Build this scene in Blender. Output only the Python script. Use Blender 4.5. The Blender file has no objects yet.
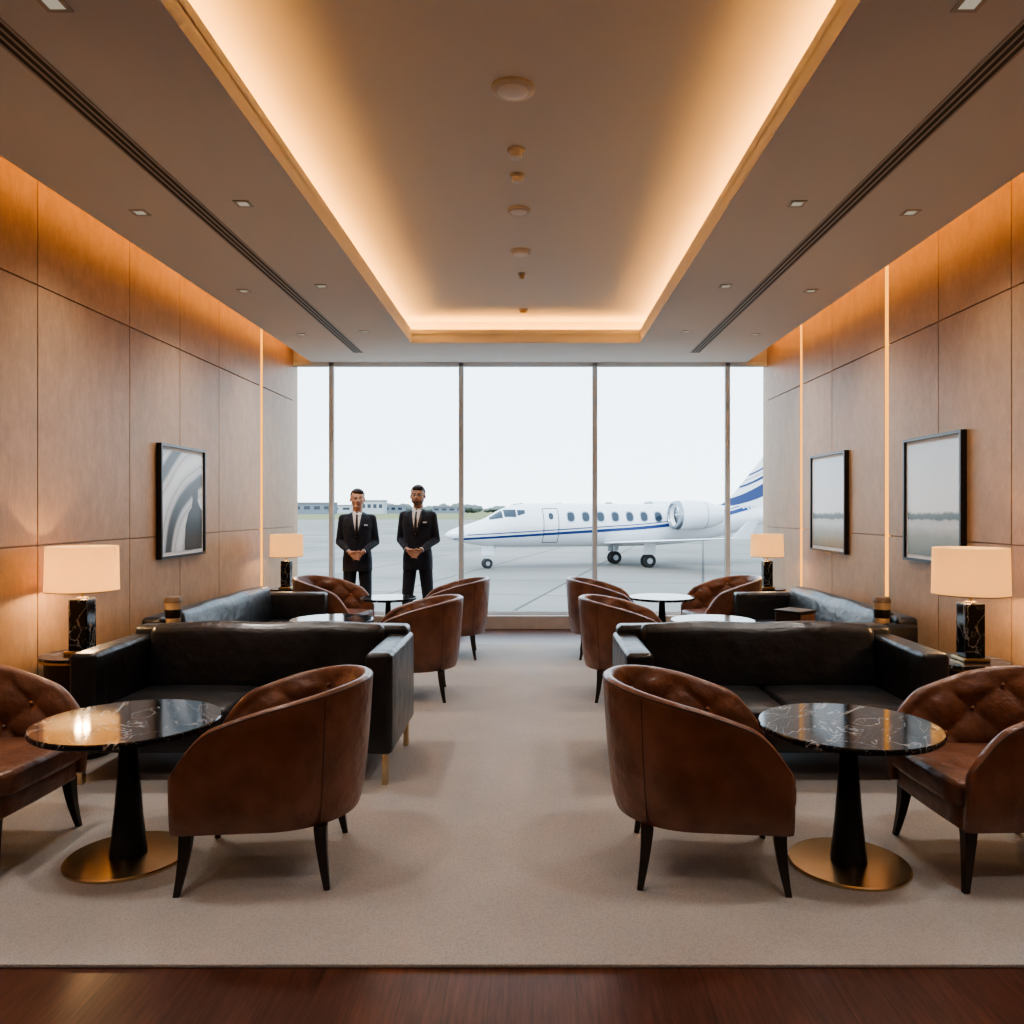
import bpy, bmesh, math, random
from math import sin, cos, pi, radians as R
from mathutils import Vector, Matrix
random.seed(7)
S = bpy.context.scene
C = S.collection

# ------------------------------------------------------------------ materials
def nodes(name):
    m = bpy.data.materials.new(name); m.use_nodes = True
    nt = m.node_tree
    return m, nt, nt.nodes['Principled BSDF'], nt.nodes['Material Output']

def mat(name, col, rough=.5, metal=0, coat=0, bump=None, vary=None, emis=None, spec=.5, sheen=0, stretch=(1,1,1), bump2=None):
    m, nt, b, out = nodes(name)
    b.inputs['Base Color'].default_value = (*col, 1)
    b.inputs['Roughness'].default_value = rough
    b.inputs['Metallic'].default_value = metal
    b.inputs['Coat Weight'].default_value = coat
    b.inputs['Specular IOR Level'].default_value = spec
    b.inputs['Sheen Weight'].default_value = sheen
    if emis:
        b.inputs['Emission Color'].default_value = (*emis[0], 1)
        b.inputs['Emission Strength'].default_value = emis[1]
    tc = nt.nodes.new('ShaderNodeTexCoord')
    mp = nt.nodes.new('ShaderNodeMapping'); mp.inputs['Scale'].default_value = stretch
    nt.links.new(tc.outputs['Object'], mp.inputs['Vector'])
    if vary:     # (scale, second colour)
        n = nt.nodes.new('ShaderNodeTexNoise'); n.inputs['Scale'].default_value = vary[0]; n.inputs['Detail'].default_value = 6
        nt.links.new(mp.outputs[0], n.inputs['Vector'])
        cr = nt.nodes.new('ShaderNodeValToRGB')
        cr.color_ramp.elements[0].position = .3; cr.color_ramp.elements[1].position = .7
        cr.color_ramp.elements[0].color = (*col, 1); cr.color_ramp.elements[1].color = (*vary[1], 1)
        nt.links.new(n.outputs['Fac'], cr.inputs['Fac']); nt.links.new(cr.outputs['Color'], b.inputs['Base Color'])
    prev = None
    for bu in (bump, bump2):     # (kind, scale, strength, distance)
        if not bu: continue
        if bu[0] == 'voronoi':
            t = nt.nodes.new('ShaderNodeTexVoronoi'); o = 'Distance'
        else:
            t = nt.nodes.new('ShaderNodeTexNoise'); o = 'Fac'; t.inputs['Detail'].default_value = 5
        t.inputs['Scale'].default_value = bu[1]
        nt.links.new(mp.outputs[0], t.inputs['Vector'])
        bp = nt.nodes.new('ShaderNodeBump'); bp.inputs['Strength'].default_value = bu[2]; bp.inputs['Distance'].default_value = bu[3]
        nt.links.new(t.outputs[o], bp.inputs['Height'])
        if prev: nt.links.new(prev, bp.inputs['Normal'])
        prev = bp.outputs[0]
    if prev: nt.links.new(prev, b.inputs['Normal'])
    return m

def emit(name, col, s):
    m, nt, b, out = nodes(name)
    e = nt.nodes.new('ShaderNodeEmission'); e.inputs[0].default_value = (*col, 1); e.inputs[1].default_value = s
    nt.links.new(e.outputs[0], out.inputs['Surface'])
    return m

M = {}
M['brown'] = mat('chestnut_leather', (.125, .050, .029), .33, bump=('voronoi', 170, .25, .002), bump2=('noise', 11, .5, .03), vary=(7, (.215, .095, .056)), coat=.15)
M['seam'] = mat('leather_seam', (.07, .028, .017), .5)
M['black'] = mat('black_leather', (.011, .012, .014), .34, bump=('voronoi', 150, .2, .002), bump2=('noise', 8, .45, .03), vary=(4, (.024, .025, .029)), coat=.10)
M['legwood'] = mat('ebony_wood', (.014, .009, .007), .35, vary=(20, (.024, .014, .010)))
M['brass'] = mat('brushed_brass', (.68, .51, .31), .26, 1, bump=('noise', 60, .05, .001))
M['brassdark'] = mat('aged_brass', (.42, .30, .16), .35, 1)
M['blackmetal'] = mat('black_metal', (.018, .016, .015), .32, .4)
M['ceil'] = mat('ceiling_paint', (.70, .685, .665), .9, bump=('noise', 90, .04, .001))
M['frame'] = mat('window_aluminium', (.76, .84, .90), .35, 0)
M['sill'] = mat('sill_stone', (.46, .45, .44), .5, vary=(6, (.54, .53, .52)))
M['darkslot'] = mat('diffuser_black', (.03, .027, .025), .6)
M['slat'] = mat('diffuser_slat', (.42, .38, .35), .5)
M['plastic'] = mat('white_plastic', (.72, .70, .68), .5)
M['plastic2'] = mat('warm_plastic', (.50, .47, .43), .5)
M['picframe'] = mat('black_frame', (.012, .012, .012), .3)
M['mount'] = mat('white_mount', (.80, .80, .79), .8)
M['suit'] = mat('navy_suit', (.013, .018, .034), .75, bump=('noise', 14, .5, .03), sheen=.1)
M['suit2'] = mat('suit_lapel', (.020, .027, .046), .6)
M['trouser'] = mat('suit_trousers', (.013, .018, .033), .8, bump=('noise', 10, .5, .03), sheen=.08)
M['shirt'] = mat('white_shirt', (.80, .82, .85), .7)
M['tie'] = mat('dark_tie', (.015, .012, .02), .5)
M['skin'] = mat('skin', (.60, .37, .27), .5, vary=(25, (.66, .42, .32)))
M['skin2'] = mat('skin_darker', (.56, .34, .25), .5, vary=(25, (.61, .38, .29)))
M['hair'] = mat('dark_hair', (.026, .017, .012), .6, bump=('noise', 120, .6, .004), stretch=(1,1,.3))
M['beard'] = mat('brown_stubble', (.19, .11, .075), .7, bump=('noise', 160, .6, .003))
M['lip'] = mat('lips', (.42, .21, .17), .5)
M['eye'] = mat('eye_white', (.6, .58, .55), .3)
M['iris'] = mat('iris', (.03, .018, .01), .3)
M['shoe'] = mat('shoe_leather', (.01, .009, .009), .25)
M['white'] = mat('aircraft_white', (.60, .62, .65), .25, coat=.5)
M['blue'] = mat('aircraft_blue', (.008, .028, .12), .35)
M['red'] = mat('aircraft_red', (.35, .10, .10), .4)
M['planeglass'] = mat('aircraft_glass', (.02, .03, .045), .1)
M['metal'] = mat('polished_metal', (.30, .32, .35), .3, 1)
M['tyre'] = mat('tyre_rubber', (.015, .015, .016), .8)
M['groove'] = mat('panel_line', (.10, .11, .13), .6)
M['tree'] = mat('distant_foliage', (.10, .12, .11), .95, vary=(.4, (.14, .16, .145)))
M['bld'] = mat('distant_render', (.36, .38, .40), .9)
M['bld2'] = mat('distant_dark_cladding', (.15, .17, .20), .9)
M['bldroof'] = mat('distant_roof', (.24, .22, .22), .9)
M['tan'] = mat('tan_cork', (.50, .36, .22), .7, vary=(30, (.42, .29, .17)))
M['lid'] = mat('tumbler_lid', (.20, .14, .09), .6)
M['ledwarm'] = emit('warm_led', (1, .43, .10), 27)
M['ledcove'] = emit('cove_led', (1, .43, .08), 40)
M['ledline'] = emit('vertical_led', (1, .40, .045), 1.9)
M['dlens'] = emit('downlight_lens', (1, .86, .66), .3)
M['bulb'] = emit('bulb_glass', (1, .72, .42), 6)

def wood_wall():
    m, nt, b, out = nodes('oak_veneer_panel')
    tc = nt.nodes.new('ShaderNodeTexCoord')
    mp = nt.nodes.new('ShaderNodeMapping'); mp.inputs['Scale'].default_value = (3, 3, 1.5)
    nt.links.new(tc.outputs['Object'], mp.inputs[0])
    n = nt.nodes.new('ShaderNodeTexNoise'); n.inputs['Scale'].default_value = 3.0; n.inputs['Detail'].default_value = 12; n.inputs['Roughness'].default_value = .78
    nt.links.new(mp.outputs[0], n.inputs[0])
    cr = nt.nodes.new('ShaderNodeValToRGB')
    cr.color_ramp.elements[0].position = .30; cr.color_ramp.elements[0].color = (.34, .195, .098, 1)
    cr.color_ramp.elements[1].position = .70; cr.color_ramp.elements[1].color = (.47, .29, .16, 1)
    nt.links.new(n.outputs[0], cr.inputs[0])
    mp2 = nt.nodes.new('ShaderNodeMapping'); mp2.inputs['Scale'].default_value = (60, 60, 9)
    nt.links.new(tc.outputs['Object'], mp2.inputs[0])
    n2 = nt.nodes.new('ShaderNodeTexNoise'); n2.inputs['Scale'].default_value = 2; n2.inputs['Detail'].default_value = 4
    nt.links.new(mp2.outputs[0], n2.inputs[0])
    mx = nt.nodes.new('ShaderNodeMixRGB'); mx.blend_type = 'OVERLAY'; mx.inputs[0].default_value = .25
    nt.links.new(cr.outputs[0], mx.inputs[1]); nt.links.new(n2.outputs[0], mx.inputs[2])
    nt.links.new(mx.outputs[0], b.inputs['Base Color'])
    b.inputs['Roughness'].default_value = .46
    return m
M['wall'] = wood_wall()

def wood_floor():
    m, nt, b, out = nodes('mahogany_floor')
    tc = nt.nodes.new('ShaderNodeTexCoord')
    mp = nt.nodes.new('ShaderNodeMapping'); mp.inputs['Rotation'].default_value = (0, 0, pi/2)
    nt.links.new(tc.outputs['Object'], mp.inputs[0])
    br = nt.nodes.new('ShaderNodeTexBrick'); br.inputs['Scale'].default_value = 1
    br.inputs['Color1'].default_value = (.062, .022, .014, 1); br.inputs['Color2'].default_value = (.080, .029, .018, 1)
    br.inputs['Mortar'].default_value = (.028, .012, .008, 1); br.inputs['Mortar Size'].default_value = .0015
    br.inputs['Brick Width'].default_value = 2.4; br.inputs['Row Height'].default_value = .14
    nt.links.new(mp.outputs[0], br.inputs[0])
    mp2 = nt.nodes.new('ShaderNodeMapping'); mp2.inputs['Scale'].default_value = (30, 2.0, 1)
    nt.links.new(tc.outputs['Object'], mp2.inputs[0])
    n = nt.nodes.new('ShaderNodeTexNoise'); n.inputs['Scale'].default_value = 2; n.inputs['Detail'].default_value = 7; n.inputs['Roughness'].default_value = .7
    nt.links.new(mp2.outputs[0], n.inputs[0])
    cr = nt.nodes.new('ShaderNodeValToRGB'); cr.color_ramp.elements[0].position = .32; cr.color_ramp.elements[0].color = (.2, .2, .2, 1); cr.color_ramp.elements[1].position = .68; cr.color_ramp.elements[1].color = (.85, .85, .85, 1)
    nt.links.new(n.outputs[0], cr.inputs[0])
    mx = nt.nodes.new('ShaderNodeMixRGB'); mx.blend_type = 'OVERLAY'; mx.inputs[0].default_value = .85
    nt.links.new(br.outputs[0], mx.inputs[1]); nt.links.new(cr.outputs[0], mx.inputs[2])
    nt.links.new(mx.outputs[0], b.inputs['Base Color'])
    b.inputs['Roughness'].default_value = .32
    return m
M['floor'] = wood_floor()

def carpet():
    m, nt, b, out = nodes('woven_carpet')
    tc = nt.nodes.new('ShaderNodeTexCoord')
    n = nt.nodes.new('ShaderNodeTexNoise'); n.inputs['Scale'].default_value = 1.4; n.inputs['Detail'].default_value = 8
    nt.links.new(tc.outputs['Object'], n.inputs[0])
    v = nt.nodes.new('ShaderNodeTexVoronoi'); v.inputs['Scale'].default_value = 120; v.inputs['Randomness'].default_value = .6
    nt.links.new(tc.outputs['Object'], v.inputs[0])
    cr = nt.nodes.new('ShaderNodeValToRGB')
    cr.color_ramp.elements[0].position = .3; cr.color_ramp.elements[0].color = (.43, .415, .40, 1)
    cr.color_ramp.elements[1].position = .7; cr.color_ramp.elements[1].color = (.50, .485, .47, 1)
    nt.links.new(n.outputs[0], cr.inputs[0])
    cr2 = nt.nodes.new('ShaderNodeValToRGB')
    cr2.color_ramp.elements[0].color = (1, 1, 1, 1); cr2.color_ramp.elements[1].position = .8; cr2.color_ramp.elements[1].color = (.72, .71, .70, 1)
    nt.links.new(v.outputs['Distance'], cr2.inputs[0])
    mx = nt.nodes.new('ShaderNodeMixRGB'); mx.blend_type = 'MULTIPLY'; mx.inputs[0].default_value = 1
    nt.links.new(cr.outputs[0], mx.inputs[1]); nt.links.new(cr2.outputs[0], mx.inputs[2])
    nt.links.new(mx.outputs[0], b.inputs['Base Color'])
    bp = nt.nodes.new('ShaderNodeBump'); bp.inputs['Strength'].default_value = .5; bp.inputs['Distance'].default_value = .004; bp.invert = True
    nt.links.new(v.outputs['Distance'], bp.inputs['Height']); nt.links.new(bp.outputs[0], b.inputs['Normal'])
    b.inputs['Roughness'].default_value = .95; b.inputs['Sheen Weight'].default_value = .15
    return m
M['carpet'] = carpet()

def marble():
    m, nt, b, out = nodes('black_marble')
    tc = nt.nodes.new('ShaderNodeTexCoord')
    mp = nt.nodes.new('ShaderNodeMapping'); mp.inputs['Rotation'].default_value = (.3, .2, .7); mp.inputs['Scale'].default_value = (1, 2.2, 1)
    nt.links.new(tc.outputs['Object'], mp.inputs[0])
    col = None
    for sc, w in ((3.0, .008), (7.5, .006)):
        n = nt.nodes.new('ShaderNodeTexNoise'); n.inputs['Scale'].default_value = sc; n.inputs['Detail'].default_value = 7; n.inputs['Distortion'].default_value = .8
        nt.links.new(mp.outputs[0], n.inputs[0])
        cr = nt.nodes.new('ShaderNodeValToRGB')
        e = cr.color_ramp.elements
        e[0].position = .5 - w; e[0].color = (0, 0, 0, 1); e[1].position = .5 + w; e[1].color = (0, 0, 0, 1)
        k = e.new(.5); k.color = (.33, .34, .35, 1)
        nt.links.new(n.outputs[0], cr.inputs[0])
        if col is None: col = cr.outputs[0]
        else:
            mx = nt.nodes.new('ShaderNodeMixRGB'); mx.blend_type = 'ADD'; mx.inputs[0].default_value = .5
            nt.links.new(col, mx.inputs[1]); nt.links.new(cr.outputs[0], mx.inputs[2]); col = mx.outputs[0]
    ad = nt.nodes.new('ShaderNodeMixRGB'); ad.blend_type = 'ADD'; ad.inputs[0].default_value = 1; ad.inputs[2].default_value = (.010, .010, .011, 1)
    nt.links.new(col, ad.inputs[1]); nt.links.new(ad.outputs[0], b.inputs['Base Color'])
    b.inputs['Roughness'].default_value = .09; b.inputs['Specular IOR Level'].default_value = .40
    return m
M['marble'] = marble()

def shade_mat():
    m, nt, b, out = nodes('linen_lampshade')
    d = nt.nodes.new('ShaderNodeBsdfDiffuse'); d.inputs[0].default_value = (.70, .60, .45, 1)
    t = nt.nodes.new('ShaderNodeBsdfTranslucent'); t.inputs[0].default_value = (.85, .66, .40, 1)
    mx = nt.nodes.new('ShaderNodeMixShader'); mx.inputs[0].default_value = .55
    nt.links.new(d.outputs[0], mx.inputs[1]); nt.links.new(t.outputs[0], mx.inputs[2])
    e = nt.nodes.new('ShaderNodeEmission'); e.inputs[0].default_value = (1, .60, .25, 1); e.inputs[1].default_value = .25
    ad = nt.nodes.new('ShaderNodeAddShader')
    nt.links.new(mx.outputs[0], ad.inputs[0]); nt.links.new(e.outputs[0], ad.inputs[1])
    nt.links.new(ad.outputs[0], out.inputs['Surface'])
    return m
M['shade'] = shade_mat()

def apron():
    m, nt, b, out = nodes('concrete_apron')
    tc = nt.nodes.new('ShaderNodeTexCoord')
    mp = nt.nodes.new('ShaderNodeMapping'); mp.inputs['Rotation'].default_value = (0, 0, R(12))
    nt.links.new(tc.outputs['Object'], mp.inputs[0])
    br = nt.nodes.new('ShaderNodeTexBrick'); br.offset = 0; br.inputs['Scale'].default_value = 1
    br.inputs['Color1'].default_value = (.195, .18, .16, 1); br.inputs['Color2'].default_value = (.225, .21, .19, 1)
    br.inputs['Mortar'].default_value = (.085, .08, .073, 1); br.inputs['Mortar Size'].default_value = .07
    br.inputs['Brick Width'].default_value = 6; br.inputs['Row Height'].default_value = 6
    nt.links.new(mp.outputs[0], br.inputs[0])
    n = nt.nodes.new('ShaderNodeTexNoise'); n.inputs['Scale'].default_value = .12; n.inputs['Detail'].default_value = 8
    nt.links.new(tc.outputs['Object'], n.inputs[0])
    cr = nt.nodes.new('ShaderNodeValToRGB'); cr.color_ramp.elements[0].position = .3; cr.color_ramp.elements[0].color = (.70, .70, .70, 1); cr.color_ramp.elements[1].position = .65
    nt.links.new(n.outputs[0], cr.inputs[0])
    mx = nt.nodes.new('ShaderNodeMixRGB'); mx.blend_type = 'MULTIPLY'; mx.inputs[0].default_value = 1
    nt.links.new(br.outputs[0], mx.inputs[1]); nt.links.new(cr.outputs[0], mx.inputs[2])
    nt.links.new(mx.outputs[0], b.inputs['Base Color']); b.inputs['Roughness'].default_value = .85
    b.inputs['Specular IOR Level'].default_value = .2
    return m
M['apron'] = apron()
M['grass'] = mat('dry_airfield_grass', (.12, .13, .06), .95, vary=(.03, (.19, .185, .095)), spec=.1)

def art(name, kind):
    m, nt, b, out = nodes(name)
    tc = nt.nodes.new('ShaderNodeTexCoord')
    cr = nt.nodes.new('ShaderNodeValToRGB'); e = cr.color_ramp.elements
    if kind == 'swirl':
        w = nt.nodes.new('ShaderNodeTexWave'); w.wave_type = 'RINGS'; w.rings_direction = 'Y'; w.inputs['Scale'].default_value = .75; w.inputs['Distortion'].default_value = 2.2; w.inputs['Detail'].default_value = 1.5; w.inputs['Detail Scale'].default_value = 1.4
        mp = nt.nodes.new('ShaderNodeMapping'); mp.inputs['Location'].default_value = (-.55, 0, .62)
        nt.links.new(tc.outputs['Object'], mp.inputs[0]); nt.links.new(mp.outputs[0], w.inputs[0])
        e[0].position = .06; e[0].color = (.02, .025, .03, 1); e[1].position = .97; e[1].color = (.74, .79, .83, 1)
        for p, c in ((.16, .10), (.26, .50), (.60, .66), (.66, .30), (.76, .58)):
            k = e.new(p); k.color = (c, c*1.05, c*1.10, 1)
        nt.links.new(w.outputs['Fac'], cr.inputs[0])
    else:
        sp = nt.nodes.new('ShaderNodeSeparateXYZ'); nt.links.new(tc.outputs['Generated'], sp.inputs[0])
        n = nt.nodes.new('ShaderNodeTexNoise'); n.inputs['Scale'].default_value = 7; n.inputs['Detail'].default_value = 8
        nt.links.new(tc.outputs['Generated'], n.inputs[0])
        ma = nt.nodes.new('ShaderNodeMath'); ma.operation = 'MULTIPLY_ADD'; ma.inputs[1].default_value = .07
        nt.links.new(n.outputs[0], ma.inputs[0]); nt.links.new(sp.outputs['Z'], ma.inputs[2])
        e[0].position = .04; e[0].color = (.14, .18, .15, 1); e[1].position = 1; e[1].color = (.62, .75, .86, 1)
        for p, c in ((.20, (.30, .34, .30)), (.30, (.60, .63, .64)), (.345, (.55, .58, .58)), (.36, (.05, .09, .09)), (.405, (.10, .14, .14)), (.43, (.86, .92, .97))):
            k = e.new(p); k.color = (*c, 1)
        nt.links.new(ma.outputs[0], cr.inputs[0])
    nt.links.new(cr.outputs[0], b.inputs['Base Color'])
    b.inputs['Roughness'].default_value = .3
    return m
M['art1'] = art('abstract_print', 'swirl')
M['art2'] = art('landscape_print', 'land')

# ------------------------------------------------------------------ object helpers
def tag(o, label=None, cat=None, group=None, kind=None):
    if label: o['label'] = label
    if cat: o['category'] = cat
    if group: o['group'] = group
    if kind: o['kind'] = kind
    return o
def thing(name, label, cat, loc=(0,0,0), rotz=0, group=None):
    o = bpy.data.objects.new(name, None); C.objects.link(o)
    o.location = loc; o.rotation_euler = (0, 0, rotz); o.empty_display_size = .1
    return tag(o, label, cat, group)
def obj(name, bm, m, parent=None, smooth=False, bevel=0, seg=3, angle=35, label=None):
    bmesh.ops.recalc_face_normals(bm, faces=bm.faces)
    me = bpy.data.meshes.new(name); bm.to_mesh(me); bm.free()
    me.materials.append(m)
    o = bpy.data.objects.new(name, me); C.objects.link(o)
    if parent: o.parent = parent
    if smooth:
        me.shade_smooth()
        try: me.set_sharp_from_angle(angle=R(angle))
        except Exception: pass
    if bevel:
        b = o.modifiers.new('bevel', 'BEVEL'); b.width = bevel; b.segments = seg; b.limit_method = 'ANGLE'; b.angle_limit = R(40)
    if label: o['label'] = label
    return o
def struct(name, bm, m, parent=None, **k):
    o = obj(name, bm, m, parent, **k)
    if not parent: o['kind'] = 'structure'
    return o
def dup(root, loc=None, rotz=None, label=None, group=None):
    def rec(o, par):
        c = o.copy(); C.objects.link(c)
        if par: c.parent = par
        for ch in list(o.children): rec(ch, c)
        return c
    r = rec(root, None)
    if loc: r.location = loc
    if rotz is not None: r.rotation_euler = (0, 0, rotz)
    if label: r['label'] = label
    if group: r['group'] = group
    return r
def B(): return bmesh.new()
def box(bm, lo, hi, mtx=None):
    vs = [bm.verts.new((x, y, z)) for x in (lo[0], hi[0]) for y in (lo[1], hi[1]) for z in (lo[2], hi[2])]
    for f in ((0,1,3,2), (4,6,7,5), (0,4,5,1), (2,3,7,6), (0,2,6,4), (1,5,7,3)):
        bm.faces.new([vs[i] for i in f])
    if mtx: bmesh.ops.transform(bm, matrix=mtx, verts=vs)
    return bm
def grid(bm, f, nu, nv, closeu=False, closev=False, capu=False):
    V = []
    for i in range(nu if closeu else nu + 1):
        V.append([bm.verts.new(f(i / nu, j / nv)) for j in range(nv if closev else nv + 1)])
    for i in range(nu):
        for j in range(nv):
            a, b2 = V[i], V[(i + 1) % len(V)]
            j2 = (j + 1) % len(a)
            try: bm.faces.new((a[j], b2[j], b2[j2], a[j2]))
            except ValueError: pass
    if capu:
        bm.faces.new(V[0]); bm.faces.new(V[-1])
    return V
def lathe(bm, prof, n=40, c=(0,0,0)):
    rings = []
    for r, z in prof:
        if r < 1e-5: rings.append([bm.verts.new((c[0], c[1], c[2] + z))])
        else: rings.append([bm.verts.new((c[0] + r*cos(2*pi*k/n), c[1] + r*sin(2*pi*k/n), c[2] + z)) for k in range(n)])
    for a, b2 in zip(rings, rings[1:]):
        for k in range(n):
            k2 = (k + 1) % n
            if len(a) == 1 and len(b2) == 1: continue
            if len(a) == 1: bm.faces.new((a[0], b2[k], b2[k2]))
            elif len(b2) == 1: bm.faces.new((a[k], a[k2], b2[0]))
            else: bm.faces.new((a[k], a[k2], b2[k2], b2[k]))
    return bm
def ell(bm, c, r, n=16, mtx=None):
    m = Matrix.Translation(Vector(c)) @ Matrix.Diagonal((*r, 1))
    if mtx: m = mtx @ m
    bmesh.ops.create_uvsphere(bm, u_segments=n*2, v_segments=n, radius=1, matrix=m)
def capsule(bm, p0, r0, p1, r1, n=14, mtx=None):
    p0, p1 = Vector(p0), Vector(p1)
    if mtx: p0, p1 = mtx @ p0, mtx @ p1
    ax = (p1 - p0); L = ax.length
    q = Vector((0, 0, 1)).rotation_difference(ax.normalized()) if L > 1e-6 else Matrix.Identity(3).to_quaternion()
    prof = []
    for k in range(6):
        a = -pi/2 + pi/2*k/5; prof.append((r0*cos(a), r0*sin(a)))
    for k in range(6):
        a = pi/2*k/5; prof.append((r1*cos(a), L + r1*sin(a)))
    before = set(bm.verts)
    prof[0] = (0, -r0); prof[-1] = (0, L + r1)
    lathe(bm, prof, n)
    new = [v for v in bm.verts if v not in before]
    bmesh.ops.transform(bm, matrix=Matrix.Translation(p0) @ q.to_matrix().to_4x4(), verts=new)
def soft_box(bm, lo, hi, r, n=6, puff=(0,0,0), mtx=None):
    lo, hi = Vector(lo), Vector(hi); h = (hi - lo)/2; c = (hi + lo)/2
    def samp(a):
        r_ = min(r, a*.98)
        t = [a - r_ + r_*x for x in (0, .35, .7, 1)]
        inner = [(-1 + 2*k/n)*(a - r_) for k in range(1, n)]
        return [-x for x in reversed(t)] + inner + t
    new = []
    for ax in range(3):
        u, v = (ax + 1) % 3, (ax + 2) % 3
        su, sv = samp(h[u]), samp(h[v])
        for sg in (-1, 1):
            G = []
            for a in su:
                row = []
                for b2 in sv:
                    p = Vector((0,0,0)); p[ax] = sg*h[ax]; p[u] = a; p[v] = b2
                    q = Vector([max(-(h[i]-r), min(h[i]-r, p[i])) if h[i] > r else 0 for i in range(3)])
                    d = p - q
                    if d.length > 1e-9: w = q + d.normalized()*r
                    else: w = p
                    for i in range(3):
                        if puff[i]:
                            j, k = (i+1) % 3, (i+2) % 3
                            w[i] += puff[i]*(p[i]/h[i])*max(0, 1-(p[j]/h[j])**2)**.7*max(0, 1-(p[k]/h[k])**2)**.7
                    row.append(bm.verts.new(w + c))
                G.append(row); new += row
            for i in range(len(su)-1):
                for j in range(len(sv)-1):
                    bm.faces.new((G[i][j], G[i+1][j], G[i+1][j+1], G[i][j+1]))
    if mtx: bmesh.ops.transform(bm, matrix=mtx, verts=new)
    bmesh.ops.remove_doubles(bm, verts=new, dist=1e-5)
    return bm
def outline_pad(bm, pts, z0, z1, r, puff=0):
    n = len(pts); cx = sum(p[0] for p in pts)/n; cy = sum(p[1] for p in pts)/n
    def inset(d):
        out = []
        for i in range(n):
            a, b2 = Vector(pts[i-1]), Vector(pts[(i+1) % n]); t = (b2 - a).normalized(); nn = Vector((-t.y, t.x))
            p = Vector(pts[i])
            if (Vector((cx, cy)) - p).dot(nn) < 0: nn = -nn
            out.append(p + nn*d)
        return out
    rings = []
    for k in range(6):
        a = pi/2*k/5; rings.append((inset(r*(1-sin(a))), z0 + r*(1-cos(a))))
    for k in range(6):
        a = pi/2*k/5; rings.append((inset(r*(1-cos(a))), z1 - r*(1-sin(a))))
    base = rings[-1][0]
    for s in (.85, .65, .4, .2):
        rings.append(([Vector((cx + (p.x-cx)*s, cy + (p.y-cy)*s)) for p in base], z1 + puff*(1-s*s)))
    VR = [[bm.verts.new((p.x, p.y, z)) for p in ring] for ring, z in rings]
    for a, b2 in zip(VR, VR[1:]):
        for i in range(n): bm.faces.new((a[i], a[(i+1) % n], b2[(i+1) % n], b2[i]))
    bm.faces.new(VR[0]); bm.faces.new(VR[-1])

# ------------------------------------------------------------------ room
F = 800.0; CH = 1.55; VX, VY = 533.0, 509.0
XL, XR, YW, YB = -3.12, 3.05, 10.42, -3.0
ZC, ZU = 3.46, 3.76
HL, HR, HF, HN = -1.40, 1.23, 9.20, .3      # hole in the lower ceiling
struct('floor', box(B(), (XL-.3, YB-.2, -.2), (XR+.3, YW+.25, 0)), M['floor'])
rug = obj('area_rug', box(B(), (-2.95, 2.70, .0005), (2.90, 9.20, .014)), M['carpet'], bevel=.004)
tag(rug, 'large pale grey beige woven rug covering the dark wooden floor', 'rug')

def panel_wall(x, sgn, seams, strips, name):
    bm = B()
    xo = x + sgn*.25
    box(bm, (min(x + sgn*.018, xo), YB-.2, -.2), (max(x + sgn*.018, xo), YW+.25, ZU+.15))
    rows = [0.0, 1.32, 2.96, ZU]
    for a, b2 in zip(seams, seams[1:]):
        ga = .036 if a in strips else .004
        gb = .036 if b2 in strips else .004
        for z0, z1 in zip(rows, rows[1:]):
            box(bm, (min(x, x + sgn*.02), a + ga, z0 + .004), (max(x, x + sgn*.02), b2 - gb, z1 - .004))
    return struct(name, bm, M['wall'], bevel=.002, seg=1)
panel_wall(XL, -1, [YB, -2.1, -1.1, -.1, .9, 1.9, 2.9, 3.95, 5.04, 6.19, 7.07, 7.95, 9.2, YW], [9.2], 'wall_left')
panel_wall(XR, 1, [YB, -2.1, -1.1, -.1, .9, 1.9, 2.9, 3.95, 5.1, 6.02, 6.90, 8.16, 9.1, YW], [6.9, 9.1], 'wall_right')
struct('wall_back', box(B(), (XL-.25, YB-.2, -.2), (XR+.25, YB, ZU+.15)), M['wall'])
for x, y, sg, lab in ((XL, 9.2, -1, 'thin vertical amber light line set in the left panelled wall'),
                      (XR, 6.9, 1, 'thin vertical amber light line between the two right wall pictures'),
                      (XR, 9.1, 1, 'thin vertical amber light line behind the rear right table lamp')):
    z = x + sg*.009
    o = obj('vertical_light_strip', box(B(), (z-.009, y-.030, .02), (z+.009, y+.030, ZU-.02)), M['ledline']); tag(o, lab, 'light strip')

EL, ER = -2.88, 2.78
t1 = ZC + .10; tl = ZC + .155
bm = B()
for a, b2 in (((EL, YB, ZC), (HL, YW+.05, t1)), ((HR, YB, ZC), (ER, YW+.05, t1)), ((HL, HF, ZC), (HR, YW+.05, t1)), ((HL, YB, ZC), (HR, HN, t1))):
    box(bm, a, b2)
# low upstand round the lip of the recess
e = .015
box(bm, (HL-e, HN-e, t1-.01), (HL, HF+e, tl)); box(bm, (HR, HN-e, t1-.01), (HR+e, HF+e, tl)); box(bm, (HL, HF, t1-.01), (HR, HF+e, tl)); box(bm, (HL, HN-e, t1-.01), (HR, HN, tl))
box(bm, (HL-.30, HN-.30, t1), (HL-.26, HF+.30, ZU)); box(bm, (HR+.26, HN-.30, t1), (HR+.30, HF+.30, ZU))
box(bm, (HL-.26, HF+.26, t1), (HR+.26, HF+.30, ZU)); box(bm, (HL-.26, HN-.30, t1), (HR+.26, HN-.26, ZU))
box(bm, (XL-.25, YB-.2, ZU), (XR+.25, YW+.25, ZU+.15))
struct('ceiling', bm, M['ceil'])
def led(name, lo, hi, m, lab):
    o = obj(name, box(B(), lo, hi), m); tag(o, lab, 'light strip')
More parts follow.
